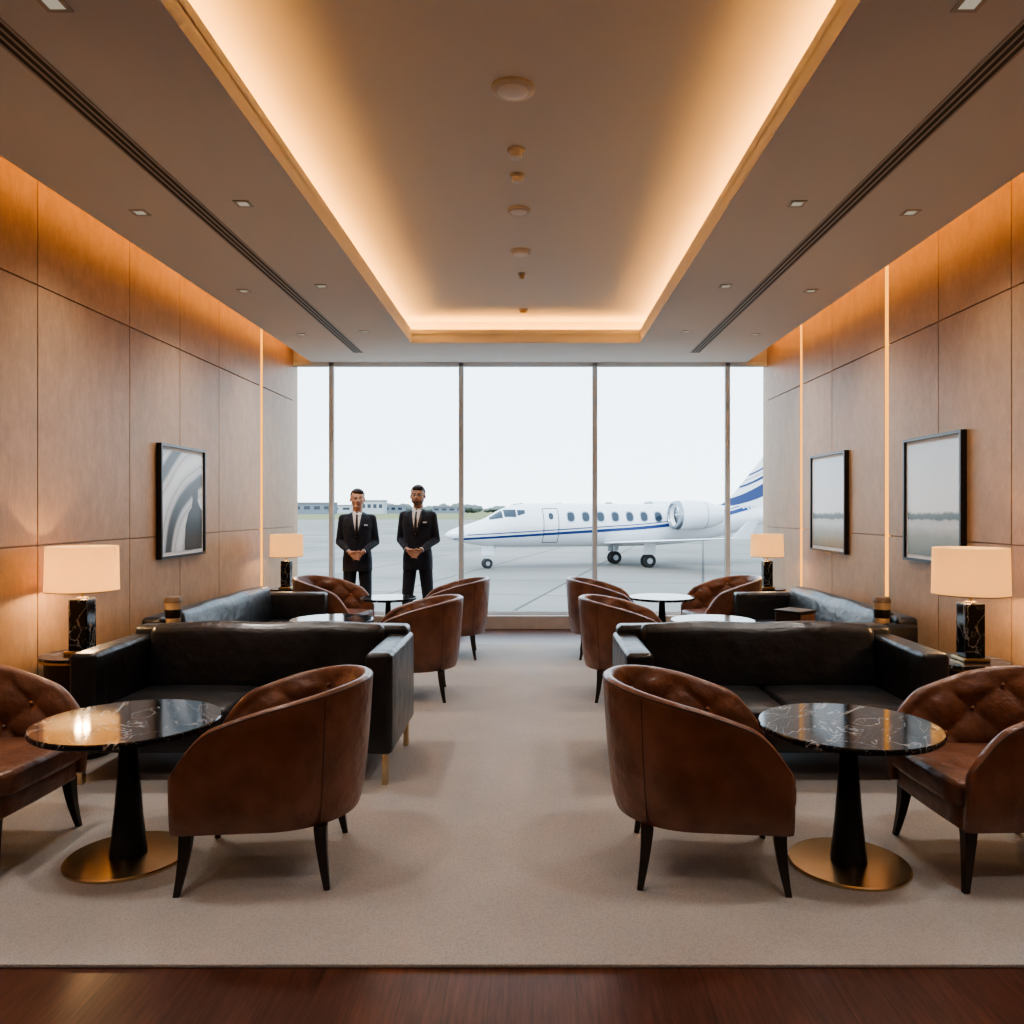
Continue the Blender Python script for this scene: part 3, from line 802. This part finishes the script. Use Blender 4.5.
    strip(lambda u, v: jfront((v*2-1)*(.019 - .010*u), 1.222 + .255*u, .014), 12, 3, 'necktie', M['tie'], t)
    b_ = B(); grid(b_, lambda u, v: Vector(((.009 + .009*u)*cos(2*pi*v), -.052 + .010*sin(2*pi*v) + .004*u, 1.472 + .030*u)), 4, 12, closev=True, capu=True); obj('tie_knot', b_, M['tie'], t, smooth=True)
    for s in (-1, 1):
        def lap(u, v, s=s):
            z = zb_ - .01 + (zt - zb_)*u; x0 = hw(max(zb_, z)); wd = .040*sin(pi*min(1, u*1.0)**1.1*.75 + .15)*(1.0 if u < .76 else .70)
            return jfront(s*(x0 - .004 + wd*v), z, .010 + .002*(1-v))
        strip(lap, 22, 3, 'lapel', M['suit2'], jk)
        def cuff(u, v, s=s):
            a = 2*pi*v; p0 = Vector((s*(wr[0]+.012), wr[1]+.010, wr[2]+.005)); dr = (Vector((s*wr[0], wr[1], wr[2])) - Vector((s*el[0], el[1], el[2]))).normalized()
            n1 = dr.cross(Vector((0, 0, 1))).normalized(); n2 = dr.cross(n1)
            return p0 + dr*(.020 + .013*u) + (n1*cos(a) + n2*sin(a))*.030
        b_ = B(); grid(b_, cuff, 2, 16, closev=True); obj('shirt_cuff', b_, M['shirt'], t, smooth=True)
    b_ = B()
    def col(u, v):
        a = 2*pi*v; fr = (1 - sin(a))/2; return Vector(((.071 - .006*u)*cos(a), .020 + (.069 - .005*u)*sin(a), 1.492 + .046*u - .024*fr))
    grid(b_, col, 3, 28, closev=True); c_ = obj('shirt_collar', b_, M['shirt'], t, smooth=True); so = c_.modifiers.new('solid', 'SOLIDIFY'); so.thickness = .006
    strip(lambda u, v: jfront(.085 + .042*v, 1.342 + .016*u, .014), 2, 4, 'name_badge', M['shirt'], jk)
    for z in (1.13, 1.04):
        b_ = B(); p = jfront(.012, z, .004); ell(b_, p, (.008, .004, .008), 8); obj('jacket_button', b_, M['tie'], jk, smooth=True)
    bm = B()
    ell(bm, (0, .005, .93), (.155, .108, .11))
    for s in (-1, 1):
        capsule(bm, (s*.083, .0, .90), .086, (s*(.090+ft), -.004, .50), .068)
        capsule(bm, (s*(.090+ft), -.004, .50), .068, (s*(.100+ft), .012, .12), .060)
        lathe(bm, [(0, .045), (.064, .045), (.062, .12), (.058, .2), (0, .2)], 24, (s*(.100+ft), .008, 0))
    tr = obj('trousers', bm, M['trouser'], t, smooth=True); remesh(tr, .008, 3)
    for s in (-1, 1):
        bm = B(); cx = s*(.102+ft)
        def sf(u, v, cx=cx, s=s):
            y = .075 - .285*u; w = .036 + .012*sin(pi*min(1, u*1.25)) ; w *= math.sqrt(max(.02, 1 - max(0, (u-.82)/.18)**2)) * math.sqrt(max(.05, 1 - max(0, (.08-u)/.08)**2))
            h = .085 - .045*min(1, u*1.5)**1.2; h *= math.sqrt(max(.05, 1 - max(0, (u-.85)/.15)**2))
            a = 2*pi*v
            return Vector((cx + s*.05*u*.6 + w*cos(a), y, max(0, h*.45 + h*.6*sin(a))))
        grid(bm, sf, 20, 20, closev=True, capu=True); obj('shoe', bm, M['shoe'], t, smooth=True, angle=60)
    return t
person('left one of two men standing by the window, dark suit, white shirt, hands clasped', (-2.11, 9.62, 0), R(8), 1.005, M['skin'], False, 8, .012)
person('right one of two men standing by the window, bearded, dark suit, hands clasped', (-1.385, 9.62, 0), R(-4), 1.03, M['skin2'], True, 4, .03)

# ------------------------------------------------------------------ outside
ZG = -1.75
bm = B(); box(bm, (-160, 12, ZG-.5), (200, 250, ZG)); struct('ground_apron', bm, M['apron'])
bm = B(); box(bm, (-900, 250, ZG-.5), (900, 1500, ZG-.05)); struct('ground_grass', bm, M['grass'])

def crom(tab, d):
    if d <= tab[0][0]: return list(tab[0][1:])
    if d >= tab[-1][0]: return list(tab[-1][1:])
    for i in range(len(tab)-1):
        if tab[i][0] <= d <= tab[i+1][0]:
            p1, p2 = tab[i], tab[i+1]; p0 = tab[i-1] if i else p1; p3 = tab[i+2] if i+2 < len(tab) else p2
            t = (d - p1[0])/(p2[0]-p1[0]); out = []
            for k in range(1, len(p1)):
                m1 = (p2[k]-p0[k])/max(1e-6, p2[0]-p0[0])*(p2[0]-p1[0]); m2 = (p3[k]-p1[k])/max(1e-6, p3[0]-p1[0])*(p2[0]-p1[0])
                out.append((2*t**3-3*t*t+1)*p1[k] + (t**3-2*t*t+t)*m1 + (-2*t**3+3*t*t)*p2[k] + (t**3-t*t)*m2)
            return out
FU = [(-2.35, 1.90, 1.84, .03), (-2.15, 2.08, 1.68, .22), (-1.6, 2.30, 1.50, .46), (-.8, 2.55, 1.33, .72), (-.1, 2.80, 1.24, .90), (.6, 3.20, 1.19, 1.02), (1.4, 3.50, 1.17, 1.10), (2.4, 3.60, 1.16, 1.15), (9.5, 3.60, 1.16, 1.15), (12.5, 3.58, 1.35, 1.02), (15.5, 3.50, 1.95, .68), (17.6, 3.35, 2.55, .36), (18.9, 3.15, 2.95, .08)]
def fs(d, a, off=0):
    zt, zb, w = crom(FU, d); c = (zt+zb)/2; h = (zt-zb)/2
    return Vector((d, -(w + off)*cos(a), c + (h + off)*sin(a)))
def fz(d, z, off=0, side=1):
    zt, zb, w = crom(FU, d); c = (zt+zb)/2; h = (zt-zb)/2; s = max(-.999, min(.999, (z-c)/h)); p = fs(d, math.asin(s), off); p.y *= side; return p
a15 = R(15)
pl = thing('private_jet', 'white twin engine private jet with dark blue stripes parked on the apron', 'airplane', (-2.56, 44.5, ZG), a15)
bm = B(); grid(bm, lambda u, v: fs(-2.35 + 21.25*u, 2*pi*v), 110, 48, closev=True, capu=True); obj('fuselage', bm, M['white'], pl, smooth=True, angle=60)
def fpatch(name, m, d0, d1, zf0, zf1, nu, nv, off=.012, par=pl, sides=(1, -1)):
    for sd in sides:
        bm = B()
        def f(u, v):
            d = d0 + (d1-d0)*u; z0, z1 = zf0(d), zf1(d); return fz(d, z0 + (z1-z0)*v, off, sd)
        grid(bm, f, nu, nv); obj(name, bm, m, par, smooth=True)
def stripe_c(d): return 1.62 + .055*(d+2.2) + (.012*(d-8)**2 if d > 8 else 0)
fpatch('stripe', M['blue'], -1.9, 16.8, lambda d: stripe_c(d) - .06 - .03*max(0, d)/8, lambda d: stripe_c(d) + .06 + .02*max(0, d)/8, 60, 2)
fpatch('pinstripe', M['blue'], -1.2, 16.0, lambda d: stripe_c(d) + .18, lambda d: stripe_c(d) + .23, 60, 1)
def wtop(d): return min(crom(FU, d)[0] - .05, 3.42 - .02*(d-1))
def wbot(d): return 2.72 + .18*max(0, d-.0)/1.2
fpatch('windshield', M['planeglass'], .02, .72, lambda d: wbot(d)-.02, lambda d: wtop(d), 8, 6, .014)
fpatch('cockpit_window', M['planeglass'], .80, 1.45, lambda d: 2.86, lambda d: min(wtop(d), 3.26), 8, 4, .014)
fpatch('cockpit_window', M['planeglass'], 1.52, 1.95, lambda d: 2.92 + .3*(d-1.52), lambda d: 3.24, 6, 4, .014)
def ovalwin(d, z, rw, rh, side, name='cabin_window', m=M['planeglass'], off=.014):
    bm = B(); c = bm.verts.new(fz(d, z, off, side)); n = 24; vs = []
    for k in range(n):
        a = 2*pi*k/n; ca, sa = cos(a), sin(a)
        vs.append(bm.verts.new(fz(d + rw*math.copysign(abs(ca)**.75, ca), z + rh*math.copysign(abs(sa)**.75, sa), off, side)))
    for k in range(n): bm.faces.new((c, vs[k], vs[(k+1) % n]))
    return obj(name, bm, m, pl, smooth=True)
for sd in (1, -1):
    for k in range(7): ovalwin(4.55 + k*.88, 2.86, .25, .31, sd, 'window_surround', M['metal'], .008); ovalwin(4.55 + k*.88, 2.86, .20, .25, sd)
bm = B(); d0, d1, z0, z1 = 2.95, 3.85, 1.42, 3.34; w = .04
for a, b2, c, d in ((d0, d0+w, z0, z1), (d1-w, d1, z0, z1), (d0, d1, z0, z0+w), (d0, d1, z1-w, z1)):
    grid(bm, lambda u, v, a=a, b2=b2, c=c, d=d: fz(a + (b2-a)*u, c + (d-c)*v, .012), 4, 16)
obj('cabin_door_outline', bm, M['groove'], pl)
ovalwin(3.4, 2.90, .13, .18, 1)
def airfoil(bm, root, tip, n=16):
    def f(u, v):
        p = root[0].lerp(tip[0], u); ch = root[1] + (tip[1]-root[1])*u; th = root[2] + (tip[2]-root[2])*u
        a = 2*pi*v; x = (1 - cos(a))/2; yt = th*(1.45*math.sqrt(max(0, x)) - .6*x - .85*x*x)*.8
        return Vector((p.x + ch*x, p.y, p.z + (yt if a <= pi else -yt*.7)))
    grid(bm, f, 10, 24, closev=True, capu=True)
def EX(x): return 10.30 + (x - 10.60)*.80
for s in (-1, 1):
    bm = B(); airfoil(bm, (Vector((6.6, s*.7, 1.35)), 3.5, .34), (Vector((10.4, s*8.3, 1.85)), 1.15, .09)); obj('wing', bm, M['white'], pl, smooth=True, angle=60)
    bm = B()
    def wl(u, v, s=s):
        a = 2*pi*v; x = (1-cos(a))/2; ch = 1.1 - .5*u; return Vector((10.45 + .8*u + ch*x, s*(8.28 + .25*u) + .03*sin(a), 1.86 + .85*u))
    grid(bm, wl, 5, 16, closev=True, capu=True); obj('winglet', bm, M['white'], pl, smooth=True, angle=60)
    ec = Vector((0, s*1.95, 2.95))
    def eng(prof, name, m, par, n=44):
        bm = B(); grid(bm, lambda u, v: Vector((EX(crom(prof, u)[0]), ec.y + crom(prof, u)[1]*cos(2*pi*v), ec.z + crom(prof, u)[1]*sin(2*pi*v))), 40, n, closev=True); return obj(name, bm, m, par, smooth=True, angle=70)
    E = eng([(0, 11.0, .50), (.08, 10.75, .60), (.14, 10.66, .70), (.22, 10.78, .80), (.45, 11.8, .86), (.75, 13.4, .74), (1.0, 14.35, .50)], 'engine_nacelle', M['white'], pl)
    eng([(0, 11.0, .575), (.3, 10.66, .62), (.5, 10.60, .70), (.7, 10.66, .78), (1, 11.0, .835)], 'intake_lip', M['metal'], E)
    bm = B()
    for k in range(18):
        a = 2*pi*k/18; m_ = Matrix.Translation((EX(11.05), ec.y, ec.z)) @ Matrix.Rotation(a, 4, 'X') @ Matrix.Rotation(R(35), 4, 'Z')
        box(bm, (-.01, -.05, .12), (.01, .05, .56), m_)
    obj('fan', bm, M['metal'], E)
    bm = B(); lathe(bm, [(0, 0), (.17, 0), (.14, .15), (0, .3)], 20); bmesh.ops.transform(bm, matrix=Matrix.Translation((EX(11.1), ec.y, ec.z)) @ Matrix.Rotation(R(-90), 4, 'Y'), verts=bm.verts); obj('spinner', bm, M['metal'], E, smooth=True)
    bm = B(); lathe(bm, [(0, 0), (.60, 0), (.60, .05), (0, .05)], 30); bmesh.ops.transform(bm, matrix=Matrix.Translation((EX(11.15), ec.y, ec.z)) @ Matrix.Rotation(R(90), 4, 'Y'), verts=bm.verts); obj('duct_wall', bm, M['tyre'], E)
    bm = B(); lathe(bm, [(0, 0), (.40, 0), (.28, .4), (0, .45)], 24); bmesh.ops.transform(bm, matrix=Matrix.Translation((EX(14.1), ec.y, ec.z)) @ Matrix.Rotation(R(90), 4, 'Y'), verts=bm.verts); obj('exhaust', bm, M['metal'], E, smooth=True)
    bm = B(); grid(bm, lambda u, v: Vector((EX(12.9) + .035*u, ec.y + .80*cos(2*pi*v), ec.z + .80*sin(2*pi*v))), 1, 40, closev=True); obj('reverser_line', bm, M['groove'], E)
    bm = B(); soft_box(bm, (11.2, min(s*.8, s*1.4), 2.85), (12.7, max(s*.8, s*1.4), 3.05), .08); obj('pylon', bm, M['white'], pl, smooth=True)
    bm = B(); airfoil(bm, (Vector((17.6, 0, 6.95)), 1.9, .18), (Vector((19.3, s*3.3, 7.0)), .9, .07)); obj('tailplane', bm, M['white'], pl, smooth=True, angle=60)
def fin_pt(u, x, off=0):
    zz = 3.2 + 3.75*u; le = 14.3 + 3.3*u + .9*max(0, .25-u)**2*-14; ch = (18.6 + .9*u) - le
    th = (.16 - .08*u)*(1.45*math.sqrt(max(0, x)) - .6*x - .85*x*x)*.9 + off
    return le + ch*x, th, zz
bm = B()
def ff(u, v):
    a = 2*pi*v; x = (1-cos(a))/2; X, th, Z = fin_pt(u, x); return Vector((X, th if a <= pi else -th, Z))
grid(bm, ff, 14, 28, closev=True, capu=True); fin = obj('tail_fin', bm, M['white'], pl, smooth=True, angle=60)
for nm, m, lo, hi in (('fin_stripe', M['blue'], .04, .30), ('fin_stripe', M['blue'], .36, .43), ('fin_stripe', M['red'], .48, .50), ('fin_stripe', M['blue'], .56, .62)):
    for sd in (-1, 1):
        bm = B()
        def sf2(u, v, sd=sd, lo=lo, hi=hi):
            x = .01 + .97*u; uu = lo*(1 + .5*u) + (hi-lo)*v*(.6 + u) + .42*u**1.5; X, th, Z = fin_pt(max(0, min(1, uu)), x, .012); return Vector((X, sd*th, Z))
        grid(bm, sf2, 24, 4); obj(nm, bm, m, fin)
def wheel(bm, c, r, w):
    b0 = set(bm.verts); lathe(bm, [(0, -w/2), (r*.85, -w/2), (r, -w/4), (r, w/4), (r*.85, w/2), (0, w/2)], 28)
    bmesh.ops.transform(bm, matrix=Matrix.Translation(c) @ Matrix.Rotation(pi/2, 4, 'X'), verts=[v for v in bm.verts if v not in b0])
for nm, gx, gy, r, zt in (('nose_gear', 0, 0, .28, 1.3), ('main_gear', 8.9, -1.75, .38, 1.5), ('main_gear', 8.2, 1.75, .38, 1.5)):
    bm = B(); capsule(bm, (gx, gy, r), .07, (gx, gy, zt), .09, 12); capsule(bm, (gx, gy-.24, r), .045, (gx, gy+.24, r), .045, 10); capsule(bm, (gx, gy, .75), .035, (gx+.6, gy, zt), .035, 8)
    g = obj(nm, bm, M['white'] if nm == 'nose_gear' else M['metal'], pl, smooth=True)
    for s in (-1, 1):
        bm = B(); wheel(bm, (gx, gy + s*.19, r), r, .17); wv = obj('wheel', bm, M['tyre'], g, smooth=True)
        bm = B(); wheel(bm, (gx, gy + s*.19, r), r*.5, .19); obj('rim', bm, M['metal'], wv, smooth=True)
    bm = B(); box(bm, (gx-.35, gy+.20 if gy > 0 else gy-.24, .75), (gx+.35, gy+.23 if gy > 0 else gy-.21, zt-.05)); obj('gear_door', bm, M['white'], g)

def gx(px, Y): return (px - VX)/F*Y
for px, Y, w, h, m, lab in ((312, 520, 26, 7, 'bld2', 'low dark airport building at the left edge of the skyline'), (372, 560, 16, 9, 'bld', 'pale block building on the skyline between the two men'),
        (390, 600, 20, 6, 'bld2', 'low dark shed on the skyline beside the pale block'), (352, 622, 36, 6, 'bld', 'long low pale hangar on the skyline behind the left man'),
        (448, 620, 24, 5, 'bld2', 'low dark shed on the skyline right of the two men'), (745, 560, 26, 6, 'bld', 'low pale building on the skyline behind the jet tail')):
    t = thing('airport_building', lab, 'building', (gx(px, Y), Y, ZG-.05))
    obj('wall', box(B(), (-w/2, 0, 0), (w/2, 14, h)), M[m], t)
    obj('roof', box(B(), (-w/2-.5, -.5, h), (w/2+.5, 14.5, h+.7)), M['bldroof'], t)
    for k in range(4):
        a = -w/2 + w*(k+.2)/4; obj('window', box(B(), (a, -.1, h*.45), (a + w*.15, .02, h*.75)), M['planeglass'], t)
for i in range(44):
    px = 285 + i*11.4 + random.uniform(-3, 3); Y = 650 + (i % 4)*40 + random.uniform(-5, 5)
    bm = B(); wd = random.uniform(7, 12); hh = random.uniform(5, 9.5)
    for k in range(5):
        ell(bm, (random.uniform(-wd*.6, wd*.6), random.uniform(-2, 2), hh*random.uniform(.35, .6)), (wd*random.uniform(.3, .5), 4, hh*random.uniform(.3, .45)), 6)
    capsule(bm, (0, 0, 0), .5, (0, 0, hh*.4), .4, 6)
    o = obj('distant_tree', bm, M['tree'], smooth=True); o.location = (gx(px, Y), Y, ZG-.05)
    tag(o, 'grey green tree clump along the far edge of the airfield', 'tree', 'distant trees along the airfield')

# ------------------------------------------------------------------ world and lights
w = bpy.data.worlds.new('overcast_sky'); S.world = w; w.use_nodes = True
nt = w.node_tree; bg = nt.nodes['Background']
tc = nt.nodes.new('ShaderNodeTexCoord'); sp = nt.nodes.new('ShaderNodeSeparateXYZ'); cr = nt.nodes.new('ShaderNodeValToRGB')
nt.links.new(tc.outputs['Generated'], sp.inputs[0]); nt.links.new(sp.outputs['Z'], cr.inputs[0]); nt.links.new(cr.outputs[0], bg.inputs[0])
cr.color_ramp.elements[0].position = 0; cr.color_ramp.elements[0].color = (.82, .93, 1, 1)
cr.color_ramp.elements[1].position = .35; cr.color_ramp.elements[1].color = (.62, .82, 1, 1)
bg.inputs[1].default_value = 3.0
l = bpy.data.lights.new('window_portal', 'AREA'); l.shape = 'RECTANGLE'; l.size = 6.1; l.size_y = 3.2; l.cycles.is_portal = True
lo = bpy.data.objects.new('window_portal', l); C.objects.link(lo); lo.location = (-.03, YW+.2, 1.82); lo.rotation_euler = (R(-90), 0, 0)
l = bpy.data.lights.new('jet_fill_sun', 'SUN'); l.energy = 2.2; l.angle = R(14); l.color = (1, .97, .93)  # added under the overcast sky to light the jet's near side
lo = bpy.data.objects.new('jet_fill_sun', l); C.objects.link(lo); lo.rotation_euler = Vector((.45, .55, -.70)).to_track_quat('-Z', 'Y').to_euler()

cam = bpy.data.cameras.new('camera'); co = bpy.data.objects.new('camera', cam); C.objects.link(co)
co.location = (0, 0, CH); co.rotation_euler = (R(90), 0, 0)
cam.sensor_width = 36; cam.lens = 36*F/1024; cam.shift_x = -(VX-512)/1024; cam.shift_y = -(512-VY)/1024
cam.clip_end = 3000
S.camera = co
S.view_settings.view_transform = 'AgX'
S.view_settings.look = 'AgX - Medium High Contrast'
S.view_settings.exposure = .35
